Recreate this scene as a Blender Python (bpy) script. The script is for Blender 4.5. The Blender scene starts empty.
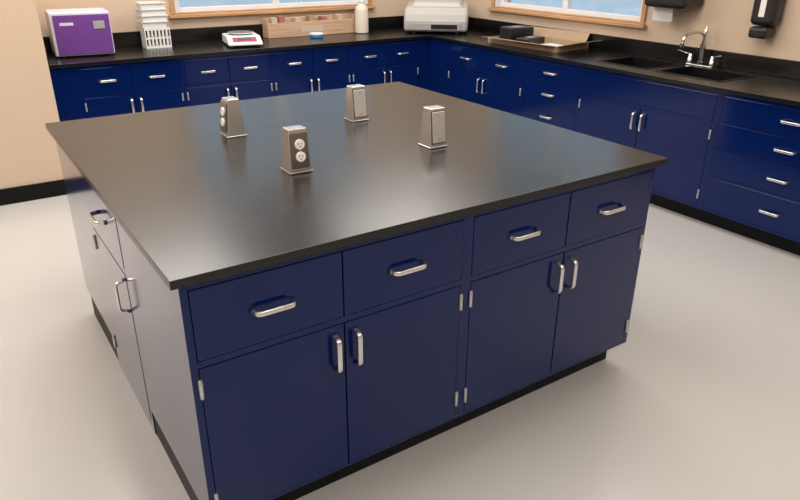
import bpy, bmesh, math, random
from mathutils import Vector, Matrix
random.seed(4)
sc=bpy.context.scene
COL=sc.collection
try: sc.view_settings.view_transform='Standard'
except Exception: pass

# ---------------------------------------------------------------- materials
def mat(name,col,rough=.5,metal=0.,coat=0.,noise=0.,nscale=8.,bump=0.,bscale=200.,rvar=0.,spec=.5,ior=1.5,coatior=1.5,coatr=.1):
    m=bpy.data.materials.new(name); m.use_nodes=True
    nt=m.node_tree; b=nt.nodes['Principled BSDF']
    b.inputs['Base Color'].default_value=(*col,1); b.inputs['Roughness'].default_value=rough
    b.inputs['Metallic'].default_value=metal; b.inputs['Coat Weight'].default_value=coat
    b.inputs['Coat Roughness'].default_value=coatr; b.inputs['IOR'].default_value=ior; b.inputs['Coat IOR'].default_value=coatior
    b.inputs['Specular IOR Level'].default_value=spec
    tc=nt.nodes.new('ShaderNodeTexCoord')
    if noise or rvar:
        n=nt.nodes.new('ShaderNodeTexNoise'); n.inputs['Scale'].default_value=nscale; n.inputs['Detail'].default_value=6
        nt.links.new(tc.outputs['Object'],n.inputs['Vector'])
        if noise:
            r=nt.nodes.new('ShaderNodeMix'); r.data_type='RGBA'
            r.inputs[6].default_value=(*[c*(1-noise) for c in col],1); r.inputs[7].default_value=(*[min(1,c*(1+noise)) for c in col],1)
            nt.links.new(n.outputs['Fac'],r.inputs[0]); nt.links.new(r.outputs[2],b.inputs['Base Color'])
        if rvar:
            q=nt.nodes.new('ShaderNodeMapRange'); q.inputs[3].default_value=rough-rvar; q.inputs[4].default_value=rough+rvar
            nt.links.new(n.outputs['Fac'],q.inputs[0]); nt.links.new(q.outputs[0],b.inputs['Roughness'])
    if bump:
        n2=nt.nodes.new('ShaderNodeTexNoise'); n2.inputs['Scale'].default_value=bscale; n2.inputs['Detail'].default_value=3
        bp=nt.nodes.new('ShaderNodeBump'); bp.inputs['Strength'].default_value=bump; bp.inputs['Distance'].default_value=.002
        nt.links.new(tc.outputs['Object'],n2.inputs['Vector']); nt.links.new(n2.outputs['Fac'],bp.inputs['Height']); nt.links.new(bp.outputs['Normal'],b.inputs['Normal'])
    return m
def wood_mat(name,c1,c2,scale=(2,30,30)):
    m=bpy.data.materials.new(name); m.use_nodes=True; nt=m.node_tree; b=nt.nodes['Principled BSDF']
    tc=nt.nodes.new('ShaderNodeTexCoord'); mp=nt.nodes.new('ShaderNodeMapping'); mp.inputs['Scale'].default_value=scale
    n=nt.nodes.new('ShaderNodeTexNoise'); n.inputs['Scale'].default_value=2; n.inputs['Detail'].default_value=8
    cr=nt.nodes.new('ShaderNodeValToRGB'); cr.color_ramp.elements[0].color=(*c1,1); cr.color_ramp.elements[1].color=(*c2,1)
    cr.color_ramp.elements[0].position=.35; cr.color_ramp.elements[1].position=.65
    nt.links.new(tc.outputs['Object'],mp.inputs[0]); nt.links.new(mp.outputs[0],n.inputs[0]); nt.links.new(n.outputs[0],cr.inputs[0]); nt.links.new(cr.outputs[0],b.inputs['Base Color'])
    b.inputs['Roughness'].default_value=.4
    return m
BLUE=mat('navy_paint',(.0012,.0105,.080),.13,noise=.06,nscale=3,spec=.5,ior=1.26,coat=1,coatior=1.26,coatr=.13)
BLACKTOP=mat('black_epoxy',(.0045,.0044,.0044),.25,noise=.35,nscale=2.2,rvar=.03,spec=.5,bump=.02,bscale=400)
TOE=mat('black_rubber',(.003,.003,.003),.5,noise=.2,spec=.2)
BASIN=mat('black_basin',(.004,.004,.005),.3,noise=.2)
STEEL=mat('satin_nickel',(.72,.72,.72),.26,metal=1,noise=.05)
HINGE=mat('dull_nickel',(.55,.55,.55),.34,metal=1,noise=.05)
CHROME=mat('chrome',(.62,.63,.64),.1,metal=1,noise=.03)
PED=mat('cast_aluminium',(.55,.54,.52),.24,metal=.8,noise=.10,nscale=20,bump=.03)
PLATE=mat('dark_steel_plate',(.25,.24,.23),.2,metal=.9,noise=.06)
PALE=mat('pale_cover_plate',(.54,.53,.50),.3,metal=.4,noise=.05)
IVORY=mat('white_nylon',(.88,.87,.84),.4,noise=.03)
DARKP=mat('dark_plastic',(.012,.012,.013),.3,noise=.2)
SLOT=mat('slot_black',(.004,.004,.004),.6,noise=.1)
GASKET=mat('dark_gasket',(.05,.048,.045),.5,noise=.1)
WALL=mat('beige_wall_paint',(.585,.45,.33),.75,noise=.03,nscale=2,bump=.08,bscale=150)
FLOOR=mat('grey_epoxy_floor',(.45,.44,.425),.22,noise=.008,nscale=.8,spec=.5)
CEIL=mat('ceiling_tile',(.75,.74,.72),.8,noise=.04,nscale=30)
WOOD=wood_mat('oak_trim',(.42,.22,.09),(.58,.33,.16))
WOODB=wood_mat('pine_board',(.46,.30,.19),(.58,.40,.27))
WHITE=mat('white_plastic',(.72,.72,.70),.4,noise=.03)
LILAC=mat('lilac_white_plastic',(.64,.61,.68),.4,noise=.03)
BEIGEP=mat('warm_grey_plastic',(.42,.41,.39),.4,noise=.03)
VINYL=mat('white_vinyl',(.7,.72,.74),.4,noise=.03)
PURPLE=mat('purple_panel',(.15,.045,.26),.35,noise=.1)
GREY=mat('grey_plastic',(.33,.33,.32),.4,noise=.05)
SCREEN=mat('lcd_screen',(.06,.09,.09),.15,noise=.2)
RED=mat('red_pad',(.40,.06,.08),.4,noise=.1)
CYAN=mat('blue_dish',(.02,.2,.5),.35,noise=.1)
CARD=mat('cardboard',(.36,.26,.17),.8,noise=.12,nscale=15)
TANC=mat('tan_carton',(.52,.44,.34),.7,noise=.08)
ROSEC=mat('muted_rose_carton',(.36,.14,.12),.7,noise=.08)
HDPE=mat('natural_bottle',(.66,.60,.50),.45,noise=.04)
PAPER=mat('white_paper',(.7,.7,.68),.8,noise=.03)

# ---------------------------------------------------------------- mesh helpers
def link(o,parent=None,loc=(0,0,0),rot=None,mt=None,bevel=0,seg=2,smooth=False):
    COL.objects.link(o); o.location=loc
    if rot: o.rotation_euler=rot
    if parent is not None: o.parent=parent
    if mt is not None and o.type=='MESH': o.data.materials.append(mt)
    if bevel:
        b=o.modifiers.new('bevel','BEVEL'); b.width=bevel; b.segments=seg; b.limit_method='ANGLE'; b.angle_limit=math.radians(40)
    if smooth:
        for p in o.data.polygons: p.use_smooth=True
    return o
def newobj(name,bm):
    bmesh.ops.recalc_face_normals(bm,faces=bm.faces)
    me=bpy.data.meshes.new(name); bm.to_mesh(me); bm.free(); return bpy.data.objects.new(name,me)
def addbox(bm,b):
    x0,x1,y0,y1,z0,z1=b
    v=[bm.verts.new(p) for p in [(x0,y0,z0),(x1,y0,z0),(x1,y1,z0),(x0,y1,z0),(x0,y0,z1),(x1,y0,z1),(x1,y1,z1),(x0,y1,z1)]]
    for f in [(0,3,2,1),(4,5,6,7),(0,1,5,4),(1,2,6,5),(2,3,7,6),(3,0,4,7)]: bm.faces.new([v[i] for i in f])
def boxes(name,bl,mt,parent=None,loc=(0,0,0),rot=None,bevel=0,seg=2):
    bm=bmesh.new()
    for b in bl: addbox(bm,b)
    return link(newobj(name,bm),parent,loc,rot,mt,bevel,seg)
def gridslab(name,us,vs,solid,w0,w1,mapf,mt,parent=None,loc=(0,0,0),bevel=0):
    bm=bmesh.new(); cache={}
    def V(i,j,k):
        if (i,j,k) not in cache: cache[(i,j,k)]=bm.verts.new(mapf(us[i],vs[j],(w0,w1)[k]))
        return cache[(i,j,k)]
    nu,nv=len(us)-1,len(vs)-1
    S=[[solid((us[i]+us[i+1])/2,(vs[j]+vs[j+1])/2) for j in range(nv)] for i in range(nu)]
    g=lambda i,j: 0<=i<nu and 0<=j<nv and S[i][j]
    for i in range(nu):
        for j in range(nv):
            if not S[i][j]: continue
            for k in (0,1): bm.faces.new([V(i,j,k),V(i+1,j,k),V(i+1,j+1,k),V(i,j+1,k)])
            if not g(i-1,j): bm.faces.new([V(i,j,0),V(i,j+1,0),V(i,j+1,1),V(i,j,1)])
            if not g(i+1,j): bm.faces.new([V(i+1,j,0),V(i+1,j+1,0),V(i+1,j+1,1),V(i+1,j,1)])
            if not g(i,j-1): bm.faces.new([V(i,j,0),V(i+1,j,0),V(i+1,j,1),V(i,j,1)])
            if not g(i,j+1): bm.faces.new([V(i,j+1,0),V(i+1,j+1,0),V(i+1,j+1,1),V(i,j+1,1)])
    bmesh.ops.recalc_face_normals(bm,faces=bm.faces)
    bmesh.ops.dissolve_limit(bm,angle_limit=.01,verts=bm.verts,edges=bm.edges)
    return link(newobj(name,bm),parent,loc,None,mt,bevel)
def lathe(name,prof,mt,parent=None,loc=(0,0,0),rot=None,n=24):
    bm=bmesh.new(); rings=[]
    for r,z in prof:
        rings.append([bm.verts.new((r*math.cos(2*math.pi*i/n),r*math.sin(2*math.pi*i/n),z)) for i in range(n)])
    for a,b in zip(rings,rings[1:]):
        for i in range(n): bm.faces.new([a[i],a[(i+1)%n],b[(i+1)%n],b[i]])
    bm.faces.new(rings[0]); bm.faces.new(rings[-1])
    o=link(newobj(name,bm),parent,loc,rot,mt)
    for p in o.data.polygons: p.use_smooth=len(p.vertices)==4
    m=o.modifiers.new('es','EDGE_SPLIT'); m.split_angle=math.radians(40)
    return o
def sweep(name,path,binorm,a,b,mt=None,parent=None,loc=(0,0,0),rot=None,n=14,sq=2.,mesh_only=False):
    bm=bmesh.new(); B=Vector(binorm).normalized(); P=[Vector(p) for p in path]; rings=[]
    for i,p in enumerate(P):
        t=(P[min(i+1,len(P)-1)]-P[max(i-1,0)]).normalized(); N=B.cross(t).normalized()
        aa=a[i] if isinstance(a,(list,tuple)) else a; bb=b[i] if isinstance(b,(list,tuple)) else b
        ring=[]
        for k in range(n):
            c,s=math.cos(2*math.pi*k/n),math.sin(2*math.pi*k/n); e=2/sq
            ring.append(bm.verts.new(p+N*aa*math.copysign(abs(c)**e,c)+B*bb*math.copysign(abs(s)**e,s)))
        rings.append(ring)
    for r,q in zip(rings,rings[1:]):
        for k in range(n): bm.faces.new([r[k],r[(k+1)%n],q[(k+1)%n],q[k]])
    bm.faces.new(rings[0]); bm.faces.new(rings[-1])
    for f in bm.faces: f.smooth=len(f.verts)==4
    bmesh.ops.recalc_face_normals(bm,faces=bm.faces)
    if mesh_only:
        me=bpy.data.meshes.new(name); bm.to_mesh(me); bm.free(); return me
    return link(newobj(name,bm),parent,loc,rot,mt)
def empty(name,loc,rotz=0,label=None,cat=None,group=None):
    e=bpy.data.objects.new(name,None); COL.objects.link(e); e.location=loc; e.rotation_euler=(0,0,rotz); e.empty_display_size=.1
    tag(e,label,cat,group); return e
def tag(o,label=None,cat=None,group=None,kind=None):
    if label:o['label']=label
    if cat:o['category']=cat
    if group:o['group']=group
    if kind:o['kind']=kind
    return o

# ---------------------------------------------------------------- dimensions
H=.915; T=.025; W=1.845; D=1.80   # island
H2=.871                           # perimeter counter height
BY=4.423; RX=4.15                 # back / right wall faces
FB=3.775; FR=3.509                # cabinet front planes (perimeter)
CF=3.747; CR=3.483                # counter front edges
CX=.285                           # left end of the back counter

# ---------------------------------------------------------------- setting
def struct(o): o['kind']='structure'; return o
struct(boxes('floor',[(-3.5,4.35,-4.5,4.65,-.1,0)],FLOOR))
struct(boxes('ceiling',[(-3.5,4.35,-4.5,4.65,2.75,2.85)],CEIL))
WZ0,WZ1=1.094,2.5
w1=(1.391,3.24); w2=(1.97,3.627)
struct(gridslab('wall_back',[CX,w1[0],w1[1],RX+.2],[0,WZ0,WZ1,2.75],lambda u,v:not(w1[0]<u<w1[1] and WZ0<v<WZ1),BY,BY+.2,lambda u,v,w:(u,w,v),WALL))
struct(gridslab('wall_right',[-4.5,w2[0],w2[1],BY],[0,WZ0,WZ1,2.75],lambda u,v:not(w2[0]<u<w2[1] and WZ0<v<WZ1),RX,RX+.2,lambda u,v,w:(w,u,v),WALL))
struct(boxes('wall_corner',[(-3.5,CX-.004,3.62,BY+.2,0,2.75)],WALL))
struct(boxes('wall_left',[(-3.6,-3.5,-4.5,BY+.2,0,2.75)],WALL))
struct(boxes('wall_front',[(-3.5,RX+.2,-4.6,-4.5,0,2.75)],WALL))
struct(boxes('baseboard_corner',[(-3.5,CX-.004,3.606,3.62,0,.112)],TOE,bevel=.004))
struct(boxes('baseboard_left',[(-3.5,-3.486,-4.5,3.6,0,.112)],TOE,bevel=.004))
struct(boxes('baseboard_right',[(RX-.014,RX,-4.5,-.2,0,.112)],TOE,bevel=.004))

def window(name,length,loc,rotz):
    r=empty(name,loc,rotz); struct(r)
    h=WZ1-WZ0; L=length; f=.06; m=.004
    us=[m,f,L/2-f/2,L/2+f/2,L-f,L-m]; vs=[m,.045,h-f,h-m]
    gridslab('frame',us,vs,lambda u,v:not((f<u<L/2-f/2 or L/2+f/2<u<L-f) and .045<v<h-f),.05,.10,lambda u,v,w:(u,w,v),VINYL,r,bevel=.004)
    boxes('pane',[(f,L-f,.073,.077,.045,h-f)],GLASS,r)
    boxes('jamb',[(m,.02,.0,.05,m,h-m),(L-.02,L-m,.0,.05,m,h-m),(.02,L-.02,0,.05,h-.02,h-m)],VINYL,r)
    boxes('casing',[(-.04,-.002,-.016,-.001,.0,h+.04),(L+.002,L+.04,-.016,-.001,0,h+.04),(-.002,L+.002,-.016,-.001,h+.003,h+.04)],WOOD,r,bevel=.003)
    boxes('sill',[(-.06,L+.06,-.045,-.001,-.028,-.002),(m,L-m,-.001,.05,.001,.012)],WOOD,r,bevel=.004)
    for c in r.children: c['kind']='structure'
    return r
GLASS=bpy.data.materials.new('window_glass'); GLASS.use_nodes=True
nt=GLASS.node_tree; nt.nodes.clear(); o_=nt.nodes.new('ShaderNodeOutputMaterial'); mx=nt.nodes.new('ShaderNodeMixShader'); tr=nt.nodes.new('ShaderNodeBsdfTransparent'); gl=nt.nodes.new('ShaderNodeBsdfGlossy'); gl.inputs['Roughness'].default_value=.02
mx.inputs[0].default_value=.06; nt.links.new(tr.outputs[0],mx.inputs[1]); nt.links.new(gl.outputs[0],mx.inputs[2]); nt.links.new(mx.outputs[0],o_.inputs[0])
window('window_1',w1[1]-w1[0],(w1[0],BY,WZ0),0)
window('window_2',w2[1]-w2[0],(RX,w2[1],WZ0),-math.pi/2)

# ---------------------------------------------------------------- cabinets
def arcpath(L,depth,r,n=6):
    pts=[(-L/2-.004,0,0),(-L/2,-depth*.3,0)]
    for i in range(n+1):
        a=math.pi/2*i/n; pts.append((-L/2+r-r*math.cos(a)+.002,-(depth-r)-r*math.sin(a),0))
    pts+=[(-x,y,z) for x,y,z in reversed(pts)]
    return pts
_p=arcpath(.114,.030,.015)
HM=sweep('handle',_p,(0,0,1),.0050,.0080,mesh_only=True,sq=2.6,n=20)
HM.materials.append(STEEL)
def handle(parent,loc,vert=False):
    o=bpy.data.objects.new('handle',HM); COL.objects.link(o); o.parent=parent; o.location=loc
    if vert: o.rotation_euler=(0,math.pi/2,0)
    o['label']='satin silver bow pull handle'
    return o
def hinge(parent,loc):
    return lathe('hinge',[(.004,-.03),(.0062,-.027),(.0062,-.009),(.0052,-.008),(.0062,-.007),(.0062,.007),(.0052,.008),(.0062,.009),(.0062,.027),(.004,.03)],HINGE,parent,loc,n=12)
G=.0022
def cabinet(name,loc,rotz,w,depth,fronts,openings,label,group,toe=(.065,0,0),toeh=.10,z1=H-T,flush=False,hollow=False):
    r=empty(name,loc,rotz,label,'cabinet',group)
    z0=.002 if flush else toeh
    us=sorted({0.0,w}|{v for o in openings for v in o[:2]}); vs=sorted({z0,z1}|{v for o in openings for v in o[2:]})
    b=gridslab('body',us,vs,lambda u,v:not any(o[0]<u<o[1] and o[2]<v<o[3] for o in openings),0,.02,lambda u,v,q:(u,q,v),BLUE,r)
    bm=bmesh.new(); bm.from_mesh(b.data)
    if hollow:
        for q in [(0,.018,.0201,depth,z0,z1),(w-.018,w,.0201,depth,z0,z1),(.018,w-.018,depth-.012,depth,z0,z1),(.018,w-.018,.0201,depth-.012,z0,z0+.018)]: addbox(bm,q)
    else: addbox(bm,(0,w,.0201,depth,z0,z1))
    bm.to_mesh(b.data); bm.free()
    if not flush:
        boxes('toe_kick',[(toe[1],w-toe[2],toe[0],depth,0,toeh-.0005)],TOE,r)
    for f in fronts:
        kind,x0,x1,a,c=f[:5]
        cx,cz=(x0+x1)/2,(a+c)/2; hx,hz=(x1-x0)/2-G,(c-a)/2-G
        p=boxes(kind,[(-hx,hx,-.0015,.0185,-hz,hz)],BLUE,r,(cx,0,cz),bevel=.002)
        if kind=='drawer': handle(p,(0,-.0015,f[5] if len(f)>5 else 0))
        if kind=='door':
            s=f[5]
            handle(p,(s*(hx-.032),-.0015,hz-.088),True)
            for zz in (hz-.06,-hz+.075): hinge(p,(-s*(hx+G),-.0045,zz))
    return r
def two(w,x0=0.0,zt=.865,rail=.648,zb=.118,st=.02):
    c=(x0+w)/2; a=x0+st; b=w-st
    fr=[('drawer',a,c,rail+.009,zt),('drawer',c,b,rail+.009,zt),('door',a,c,zb,rail-.009,1),('door',c,b,zb,rail-.009,-1)]
    op=[(a,b,rail+.009,zt),(a,b,zb,rail-.009)]
    return fr,op
def stack(w,zs,st=.02):
    return ([('drawer',st,w-st,zs[i],zs[i+1]-.012) for i in range(len(zs)-1)],
            [(st,w-st,zs[i],zs[i+1]-.012) for i in range(len(zs)-1)])

# island
gi='island base cabinets'
fr,op=two(.8975); cabinet('base_cabinet',(.025,.03,0),0,.8975,.63,fr,op,'navy blue island cabinet, two drawers over two doors, pale-reflecting side',gi,toe=(.065,.004,0),toeh=.108)
cabinet('base_cabinet',(.9227,.03,0),0,.8973,1.74,fr,op,'navy blue island cabinet with two drawers above two doors',gi,toe=(.065,0,.03),toeh=.108)
fr=[('drawer',.02,.515,.657,.865),('door',.02,.515,.05,.639,1)]
cabinet('base_cabinet',(.025,1.2005,0),-math.pi/2,.5395,.57,fr,[(.02,.515,.657,.865),(.02,.515,.05,.639)],'single-door blue island cabinet with one drawer and flush base',gi,flush=True)
fr,op=two(.8972); cabinet('base_cabinet',(.9222,1.775,0),math.pi,.8972,.5735,fr,op,'navy blue island cabinet with plain end panel, facing back wall',gi,toe=(.065,0,.004),toeh=.12)
bm=bmesh.new(); addbox(bm,(0,W,0,1.2298,H-T+.0005,H)); addbox(bm,(0,W,1.2302,D,H-T+.0005,H))
tag(link(newobj('island_worktop',bm),mt=BLACKTOP,bevel=.0012),'satin black epoxy slab worktop covering the island cabinets','worktop')

# back run
Z2=H2-T
gb='wall base cabinets under the windows'
P2=dict(zt=.823,rail=.628)
x=CX+.004; w=1.1995-x
fr,op=two(w,x0=.467-x,**P2)
cabinet('base_cabinet',(x,FB,0),0,w,.64,fr,op,'navy blue base cabinet with wide filler strip at the counter end',gb,z1=Z2)
for i in range(3):
    fr,op=two(.7322,**P2); cabinet('base_cabinet',(1.20+.7327*i,FB,0),0,.7322,.64,fr,op,'navy blue wall base cabinet, two drawers over two doors',gb,z1=Z2)
c=empty('corner_cabinet',(3.398,3.489,0),0,'plain navy blue corner filler cabinet joining two cabinet runs','cabinet')
boxes('body',[(.0005,.111,.286,.92,.1,Z2),(.1112,.745,.0005,.92,.1,Z2)],BLUE,c)
boxes('toe_kick',[(.0005,.175,.35,.92,0,.0995),(.1752,.74,.0005,.92,0,.0995)],TOE,c)
# right run
gr='sink wall base cabinets'
fr,op=two(.9765,**P2); cabinet('base_cabinet',(FR,3.489,0),-math.pi/2,.9765,.635,fr,op,'navy blue base cabinet near the corner, two drawers above doors',gr,z1=Z2)
ZS=[.118,.335,.515,.675,.835]
fr,op=stack(.5835,ZS); cabinet('drawer_cabinet',(FR,2.512,0),-math.pi/2,.5835,.635,fr,op,'narrow navy blue cabinet with four stacked drawers',gr,z1=Z2)
w=1.0935; fr=[('apron_panel',.02,w-.02,.66,.823),('door',.02,w/2,.118,.642,1),('door',w/2,w-.02,.118,.642,-1)]
cabinet('sink_cabinet',(FR,1.928,0),-math.pi/2,w,.635,fr,[(.02,w-.02,.66,.823),(.02,w-.02,.118,.642)],'navy blue two-door sink cabinet with blank apron panel',gr,z1=Z2,hollow=True)
fr,op=stack(.8915,ZS); cabinet('drawer_cabinet',(FR,.834,0),-math.pi/2,.8915,.635,fr,op,'wide navy blue cabinet with four stacked drawers',gr,z1=Z2)

# perimeter worktop
s1=(1.471,1.896); s2=(.93,1.407); sx=(3.63,4.013); YE=-.07
xs=[CX+.002,CR,sx[0],sx[1],RX-.002]; ys=[YE,s2[0],s2[1],s1[0],s1[1],CF,BY-.002]
def sol(u,v):
    if u<CR and v<CF: return False
    if sx[0]<u<sx[1] and (s1[0]<v<s1[1] or s2[0]<v<s2[1]): return False
    return True
wt=empty('perimeter_worktop',(0,0,0),0,'long L-shaped black epoxy counter with low backsplash along walls','worktop')
gridslab('slab',xs,ys,sol,H2-T+.0005,H2,lambda u,v,q:(u,v,q),BLACKTOP,wt,bevel=.002)
bs=.11
boxes('backsplash',[(CX+.002,RX-.0205,BY-.02,BY-.002,H2+.0003,H2+bs),(RX-.02,RX-.002,YE,BY-.002,H2+.0003,H2+bs),(CX+.002,CX+.02,3.75,BY-.0205,H2+.0003,H2+bs)],BLACKTOP,wt,bevel=.003)
# sink
sk=empty('double_sink',(3.8215,1.45,H2),0,'black double bowl drop-in laboratory sink','sink')
for (a,b) in (s1,s2):
    m=.0015; cy=(a+b)/2-1.45; hy=(b-a)/2-m; hx=(sx[1]-sx[0])/2-m; t=.012; dp=.2
    bn=boxes('basin',[(-hx,-hx+t,-hy,hy,-dp,.004),(hx-t,hx,-hy,hy,-dp,.004),(-hx+t,hx-t,-hy,-hy+t,-dp,.004),(-hx+t,hx-t,hy-t,hy,-dp,.004),(-hx+t,hx-t,-hy+t,hy-t,-dp,-dp+t)],BASIN,sk,(0,cy,0))
    lathe('drain',[(.035,0),(.035,.003),(.028,.003),(.024,.001),(.001,.001)],STEEL,bn,(0,0,-dp+t))
# faucet: upright post, long low spout, side levers
fc=empty('faucet',(4.07,1.37,H2),0,'chrome laboratory faucet with upright post, long spout, side levers','faucet')
boxes('deck_plate',[(-.022,.022,-.1,.1,.0003,.012)],CHROME,fc,bevel=.005)
lathe('post',[(.024,.012),(.024,.03),(.015,.036),(.015,.12),(.020,.123),(.020,.15),(.013,.155),(.013,.215),(.016,.218),(.016,.245),(.012,.25),(.006,.262)],CHROME,fc)
pts=[(0,0,.2),(-.02,0,.215),(-.05,0,.226),(-.09,0,.232),(-.13,0,.232),(-.18,0,.226),(-.215,0,.214),(-.236,0,.196),(-.243,0,.172)]
sweep('spout',pts,(0,1,0),.0095,.0095,CHROME,fc)
lathe('nozzle',[(.011,0),(.014,.004),(.014,.035),(.0095,.04)],CHROME,fc,(-.244,0,.138))
for s in (-1,1):
    v=lathe('valve',[(.018,.012),(.018,.045),(.013,.051),(.013,.072),(.01,.076)],CHROME,fc,(0,s*.085,0))
    sweep('lever',[(0,0,.07),(-.012,s*.03,.078),(-.03,s*.085,.092)],(0,0,1),[.007,.006,.009],[.005,.004,.004],CHROME,v)

# ---------------------------------------------------------------- outlet pedestals
def frustum(bm,bx,by,tx,ty,z0,z1):
    v=[bm.verts.new((sx_*a,sy_*b,z)) for z,a,b in ((z0,bx,by),(z1,tx,ty)) for sx_,sy_ in ((-1,-1),(1,-1),(1,1),(-1,1))]
    for f in [(3,2,1,0),(4,5,6,7),(0,1,5,4),(1,2,6,5),(2,3,7,6),(3,0,4,7)]: bm.faces.new([v[i] for i in f])
def pedestal(x,y,rz,recept,label):
    r=empty('outlet_pedestal',(x,y,H+.0005),rz,label,'electrical outlet','island outlet pedestals')
    bm=bmesh.new(); frustum(bm,.042,.042,.042,.042,0,.005); frustum(bm,.040,.039,.033,.024,.005,.15)
    link(newobj('body',bm),r,mt=PED,bevel=.004,seg=3)
    tilt=math.atan((.039-.024)/.145)
    if not recept:
        boxes('gasket',[(-.0335,.0335,-.0018,.002,-.0625,.0625)],GASKET,r,(0,-.0322,.078),(-tilt,0,0),bevel=.001)
    w_=.033 if recept else .0305; h_=.06 if recept else .0592
    pl=boxes('face_plate',[(-w_,w_,-.0045,0,-h_,h_)],PLATE if recept else PALE,r,(0,-.0325,.078),(-tilt,0,0),bevel=.003)
    if recept:
        for z in (-.021,.021):
            q=lathe('receptacle',[(.0175,0),(.0175,.0035),(.016,.0045)],IVORY,pl,(0,-.0045,z),(math.pi/2,0,0),n=20)
            boxes('slot',[(-.0075,-.005,0,.006,.0045,.0052),(.005,.0075,0,.005,.0045,.0052),(-.002,.002,-.009,-.005,.0045,.0052)],SLOT,q)
        lathe('screw',[(.003,0),(.003,.001)],STEEL,pl,(0,-.0045,0),(math.pi/2,0,0),n=12)
    else:
        for z in (-.045,.045): lathe('screw',[(.003,0),(.003,.001)],STEEL,pl,(0,-.0045,z),(math.pi/2,0,0),n=12)
    return r
pedestal(.615,1.18,-math.pi/2,True,'brushed metal outlet pedestal, white receptacle turned to the island end')
pedestal(.622,.61,0,True,'brushed metal outlet pedestal with bright white duplex receptacle')
pedestal(1.175,1.14,0,False,'silver pedestal with blank plate near the far island edge')
pedestal(1.21,.61,0,False,'silver pedestal with large pale blank face plate')

# ---------------------------------------------------------------- counter items
Z=H2+.0006
g=empty('lab_instrument',(.60,4.15,Z),math.radians(-4),'white benchtop instrument with purple front panel','lab instrument')
boxes('case',[(-.20,.20,-.15,.15,.01,.31)],LILAC,g,bevel=.012,seg=4)
boxes('front_panel',[(-.178,.192,-.158,-.151,.02,.29)],PURPLE,g,bevel=.006)
boxes('screen',[(.08,.155,-.162,-.158,.19,.245)],GREY,g,bevel=.002)
boxes('badge',[(-.14,-.05,-.160,-.158,.22,.24)],LILAC,g)
for sx_ in (-.15,.15):
    for sy_ in (-.11,.11): lathe('foot',[(.014,0),(.014,.012)],DARKP,g,(sx_,sy_,0),n=12)
# open basket with trays stacked on it
k=empty('plastic_basket',(1.165,4.25,Z),math.radians(-2),'white slotted plastic basket carrying stacked trays','basket')
hx,hy,hh=.097,.075,.155; n=7
us=[-hx]
for i in range(n):
    c_=-hx+2*hx*(i+.5)/n; us+=[c_-.007,c_+.007]
us.append(hx)
for nm,y0,y1 in (('front_side',-hy,-hy+.004),('back_side',hy-.004,hy)):
    gridslab(nm,us,[0,.02,.07,.083,.135,hh],lambda u,v:not((.02<v<.07 or .083<v<.135) and any(abs(u-(-hx+2*hx*(i+.5)/n))<.007 for i in range(n))),y0,y1,lambda u,v,q:(u,q,v),WHITE,k)
boxes('end_wall',[(-hx,-hx+.004,-hy+.0041,hy-.0041,0,hh)],WHITE,k)
boxes('end_wall',[(hx-.004,hx,-hy+.0041,hy-.0041,0,hh)],WHITE,k)
boxes('bottom',[(-hx+.004,hx-.004,-hy+.0041,hy-.0041,0,.004)],WHITE,k)
zz=Z+hh+.0006
for i in range(4):
    hx2,hy2,h2=.100,.08,.045
    r=empty('plastic_tray',(1.152+.006*(i%2),4.25,zz),math.radians(2*(i%3-1)),'shallow white plastic tray stacked on the basket','tray','stacked white trays')
    zz+=h2+.0006
    boxes('rim',[(-hx2,hx2,-hy2,-hy2+.008,h2-.008,h2),(-hx2,hx2,hy2-.008,hy2,h2-.008,h2),(-hx2,-hx2+.008,-hy2+.008,hy2-.008,h2-.008,h2),(hx2-.008,hx2,-hy2+.008,hy2-.008,h2-.008,h2)],WHITE,r,bevel=.001)
    a,b_=hx2-.009,hy2-.009
    boxes('tub',[(-a,a,-b_,-b_+.003,0,h2-.0085),(-a,a,b_-.003,b_,0,h2-.0085),(-a,-a+.003,-b_+.003,b_-.003,0,h2-.0085),(a-.003,a,-b_+.003,b_-.003,0,h2-.0085),(-a+.003,a-.003,-b_+.003,b_-.003,0,.003)],WHITE,r)
# balance
b=empty('digital_balance',(1.79,4.02,Z),math.radians(-12),'small white digital balance with red keypad on the counter','scale')
b.scale=(1.35,1.35,1.4)
bm=bmesh.new()
prof=[(-.13,.01),(-.13,.022),(-.05,.055),(.13,.055),(.13,.01)]
vv=[[bm.verts.new((s*.1,y,z)) for y,z in prof] for s in (-1,1)]
bm.faces.new(vv[0]); bm.faces.new(vv[1][::-1])
for i in range(5): bm.faces.new([vv[0][i],vv[1][i],vv[1][(i+1)%5],vv[0][(i+1)%5]])
link(newobj('case',bm),b,mt=WHITE,bevel=.008,seg=3)
lathe('weighing_pan',[(.02,.055),(.02,.062),(.075,.063),(.078,.068),(.074,.068),(.001,.066)],STEEL,b,(0,.045,0),n=32)
sl=math.atan(.033/.08)
k=boxes('keypad',[(-.07,.07,-.024,.024,0,.002)],RED,b,(0,-.09,.0395),(sl,0,0)); boxes('display',[(-.04,.04,-.010,.016,.002,.0035)],SCREEN,k)
for sx_ in (-.08,.08):
    for sy_ in (-.11,.11): lathe('foot',[(.01,0),(.01,.012)],DARKP,b,(sx_,sy_,0),n=12)
# blue dish
d=empty('petri_dish',(2.53,4.14,Z),0,'small round blue dish with white lid on counter','dish')
lathe('base',[(.055,0),(.06,.003),(.06,.025),(.057,.025)],CYAN,d); lathe('lid',[(.062,.0255),(.062,.035),(.055,.039)],WHITE,d)
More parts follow.
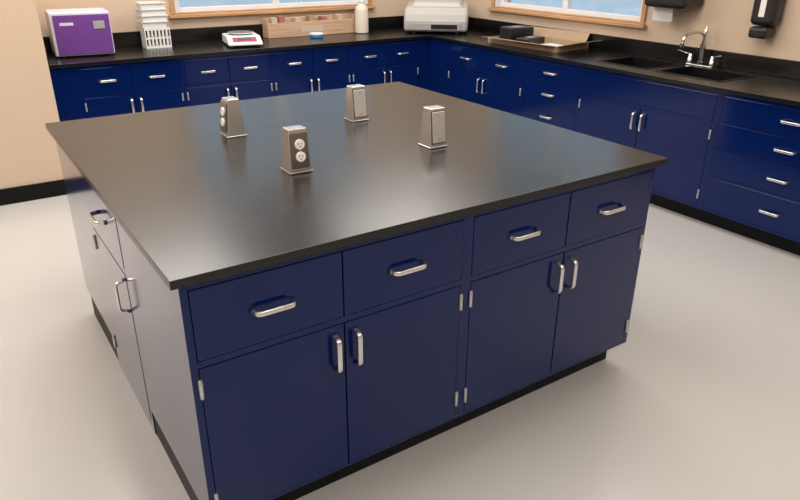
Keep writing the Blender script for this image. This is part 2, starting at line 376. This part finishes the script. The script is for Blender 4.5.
# wooden rack with small cartons
wr=empty('wooden_rack',(2.57,4.33,Z),0,'long low pine wooden box against the backsplash','wooden box')
boxes('front_board',[(-.44,.44,-.06,-.045,0,.125)],WOODB,wr,bevel=.003)
boxes('frame',[(-.44,.44,.045,.06,0,.16),(-.44,-.425,-.045,.045,0,.16),(.425,.44,-.045,.045,0,.16),(-.425,.425,-.045,.045,0,.015)],WOODB,wr,bevel=.003)
boxes('divider',[(-.21+k*.14,-.2+k*.14,-.044,.044,.0155,.12) for k in range(4)],WOODB,wr)
boxes('printed_label',[(-.12,.1,-.0612,-.0602,.035,.085)],TANC,wr)
for xx,hh,mt_,cl in ((-.36,.14,TANC,'tan'),(-.29,.15,ROSEC,'muted red'),(-.135,.13,TANC,'tan'),(.005,.14,CARD,'brown'),(.13,.13,ROSEC,'muted red'),(.29,.14,TANC,'tan')):
    cb=empty('carton',(2.57+xx,4.33,Z+.0156),0,'small %s cardboard carton standing in the wooden box'%cl,'carton','cartons in the wooden box')
    boxes('box',[(-.026,.026,-.035,.035,0,hh)],mt_,cb,bevel=.002); boxes('lid',[(-.027,.027,-.036,.036,hh+.0002,hh+.01)],mt_,cb,bevel=.002)
# jug
j=empty('plastic_bottle',(3.04,4.21,Z),0,'tall cream plastic bottle with white cap','bottle')
lathe('body',[(.053,0),(.062,.006),(.062,.2),(.052,.23),(.026,.26),(.024,.27)],HDPE,j); lathe('cap',[(.030,.2705),(.030,.305),(.026,.31)],WHITE,j)
# centrifuge
c=empty('centrifuge',(3.74,3.98,Z),math.radians(-40),'wide warm grey benchtop centrifuge with dark control strip','centrifuge')
hw=.295
bm=bmesh.new(); prof=[(-.25,.018),(-.255,.11),(-.235,.17),(-.17,.225),(.18,.26),(.2,.22),(.2,.018)]
vv=[[bm.verts.new((s*hw,y,z)) for y,z in prof] for s in (-1,1)]
bm.faces.new(vv[0]); bm.faces.new(vv[1][::-1]); n=len(prof)
for i in range(n): bm.faces.new([vv[0][i],vv[1][i],vv[1][(i+1)%n],vv[0][(i+1)%n]])
link(newobj('case',bm),c,mt=BEIGEP,bevel=.03,seg=5)
bm=bmesh.new(); frustum(bm,.25,.17,.21,.13,0,.05); link(newobj('lid',bm),c,(0,.01,.237),(math.atan(.035/.35),0,0),mt=BEIGEP,bevel=.02,seg=4)
boxes('control_panel',[(-.24,.24,-.262,-.253,.035,.095)],GREY,c,bevel=.003)
boxes('display',[(-.04,.2,-.266,-.2622,.045,.085)],DARKP,c,bevel=.001)
for sx_ in (-.2,.2):
    for sy_ in (-.19,.17): lathe('foot',[(.02,0),(.02,.03)],DARKP,c,(sx_,sy_,0),n=12)
# cardboard tray
TY=2.74
t=empty('cardboard_tray',(3.85,TY,Z),math.radians(5),'shallow open cardboard tray lying on the counter','box')
hx,hy,h_=.20,.37,.045; q=.005
boxes('base',[(-hx,hx,-hy,hy,0,q),(-hx,-hx+q,-hy,hy,q,h_),(hx-q,hx,-hy,hy,q,h_),(-hx+q,hx-q,-hy,-hy+q,q,h_),(-hx+q,hx-q,hy-q,hy,q,h_)],CARD,t)
boxes('flap',[(-.10,0,-hy+.01,hy-.03,-.002,.002)],CARD,t,(-hx-.001,0,h_-.002),(0,math.radians(9),math.radians(1)))
boxes('flap',[(-hx+.01,hx-.03,-.15,0,-.002,.002)],CARD,t,(0,-hy-.001,h_-.001),(math.radians(-14),0,0))
boxes('flap',[(0,.08,-hy+.03,hy-.01,-.002,.002)],CARD,t,(hx+.001,0,h_-.002),(0,math.radians(-58),0))
for i,(yy,l,hh,rz) in enumerate(((.25,.17,.12,-8),(.06,.13,.055,10))):
    pb=empty('power_supply',(3.85-.017*i,TY+yy,Z+q+.0005),math.radians(rz),'black boxy adapter lying in the cardboard tray','electronics','black adapters in the tray')
    boxes('case',[(-.12,.12,-l/2,l/2,0,hh)],DARKP,pb,bevel=.012,seg=3)
    boxes('label_plate',[(-.05,.05,-l/4,l/4,hh+.0003,hh+.001)],GREY,pb)
for i,(yy,rz) in enumerate(((-.2,4),(-.17,-9))):
    p=boxes('paper_sheet',[(-.105,.105,-.14,.14,0,.003)],PAPER,None,(3.87,TY+yy,Z+q+.0006+.0034*i),(0,0,math.radians(rz+4)))
    tag(p,'white paper sheet lying in the cardboard tray','paper','papers in the tray')
# dispensers on wall
td=empty('paper_towel_dispenser',(RX-.001,1.63,1.13),0,'black wall-mounted paper towel dispenser with white towel hanging','towel dispenser')
boxes('housing',[(-.24,-.001,-.17,.17,.11,.5)],DARKP,td,bevel=.035,seg=4)
boxes('paper_towel',[(-.14,-.138,-.02,.14,.015,.1099)],PAPER,td)
sd=empty('soap_dispenser',(RX-.001,.98,1.10),0,'black rounded wall-mounted soap dispenser with light front window','soap dispenser')
boxes('housing',[(-.13,-.001,-.08,.08,.075,.36)],DARKP,sd,bevel=.035,seg=5)
boxes('push_bar',[(-.145,-.02,-.06,.06,.0,.07)],DARKP,sd,bevel=.02,seg=4)
boxes('window_strip',[(-.1345,-.1305,-.018,.018,.13,.25)],WHITE,sd)

# ---------------------------------------------------------------- lights, world
def area(name,loc,sx_,sy_,p,col=(1,.945,.885)):
    l=bpy.data.lights.new(name,'AREA'); l.shape='RECTANGLE'; l.size=sx_; l.size_y=sy_; l.energy=p; l.color=col
    o=bpy.data.objects.new(name,l); COL.objects.link(o); o.location=loc; return o
for xx,pw in ((-1.8,50),(.7,43),(2.9,35)):
    for yy,k in ((-2.2,.78),(.7,1.0),(3.2,1.2)):
        area('ceiling_lamp',(xx,yy,2.74),1.2,1.4,pw*k)
w=bpy.data.worlds.new('world'); sc.world=w; w.use_nodes=True
bg=w.node_tree.nodes['Background']; bg.inputs[0].default_value=(.40,.55,.69,1); bg.inputs[1].default_value=1.15

# ---------------------------------------------------------------- camera
C=Vector((-0.3380,-1.4591,1.6334)); yaw,pit,rol,f=0.5934,0.4254,0.0066,676.05
F=Vector((math.sin(yaw)*math.cos(pit),math.cos(yaw)*math.cos(pit),-math.sin(pit)))
R=Vector((math.cos(yaw),-math.sin(yaw),0)); U=R.cross(F)
R2=R*math.cos(rol)+U*math.sin(rol); U2=-R*math.sin(rol)+U*math.cos(rol)
M=Matrix(((R2.x,U2.x,-F.x,C.x),(R2.y,U2.y,-F.y,C.y),(R2.z,U2.z,-F.z,C.z),(0,0,0,1)))
cd=bpy.data.cameras.new('camera'); cd.sensor_width=36; cd.lens=f/800*36; cd.clip_start=.05
co=bpy.data.objects.new('camera',cd); COL.objects.link(co); co.matrix_world=M; sc.camera=co
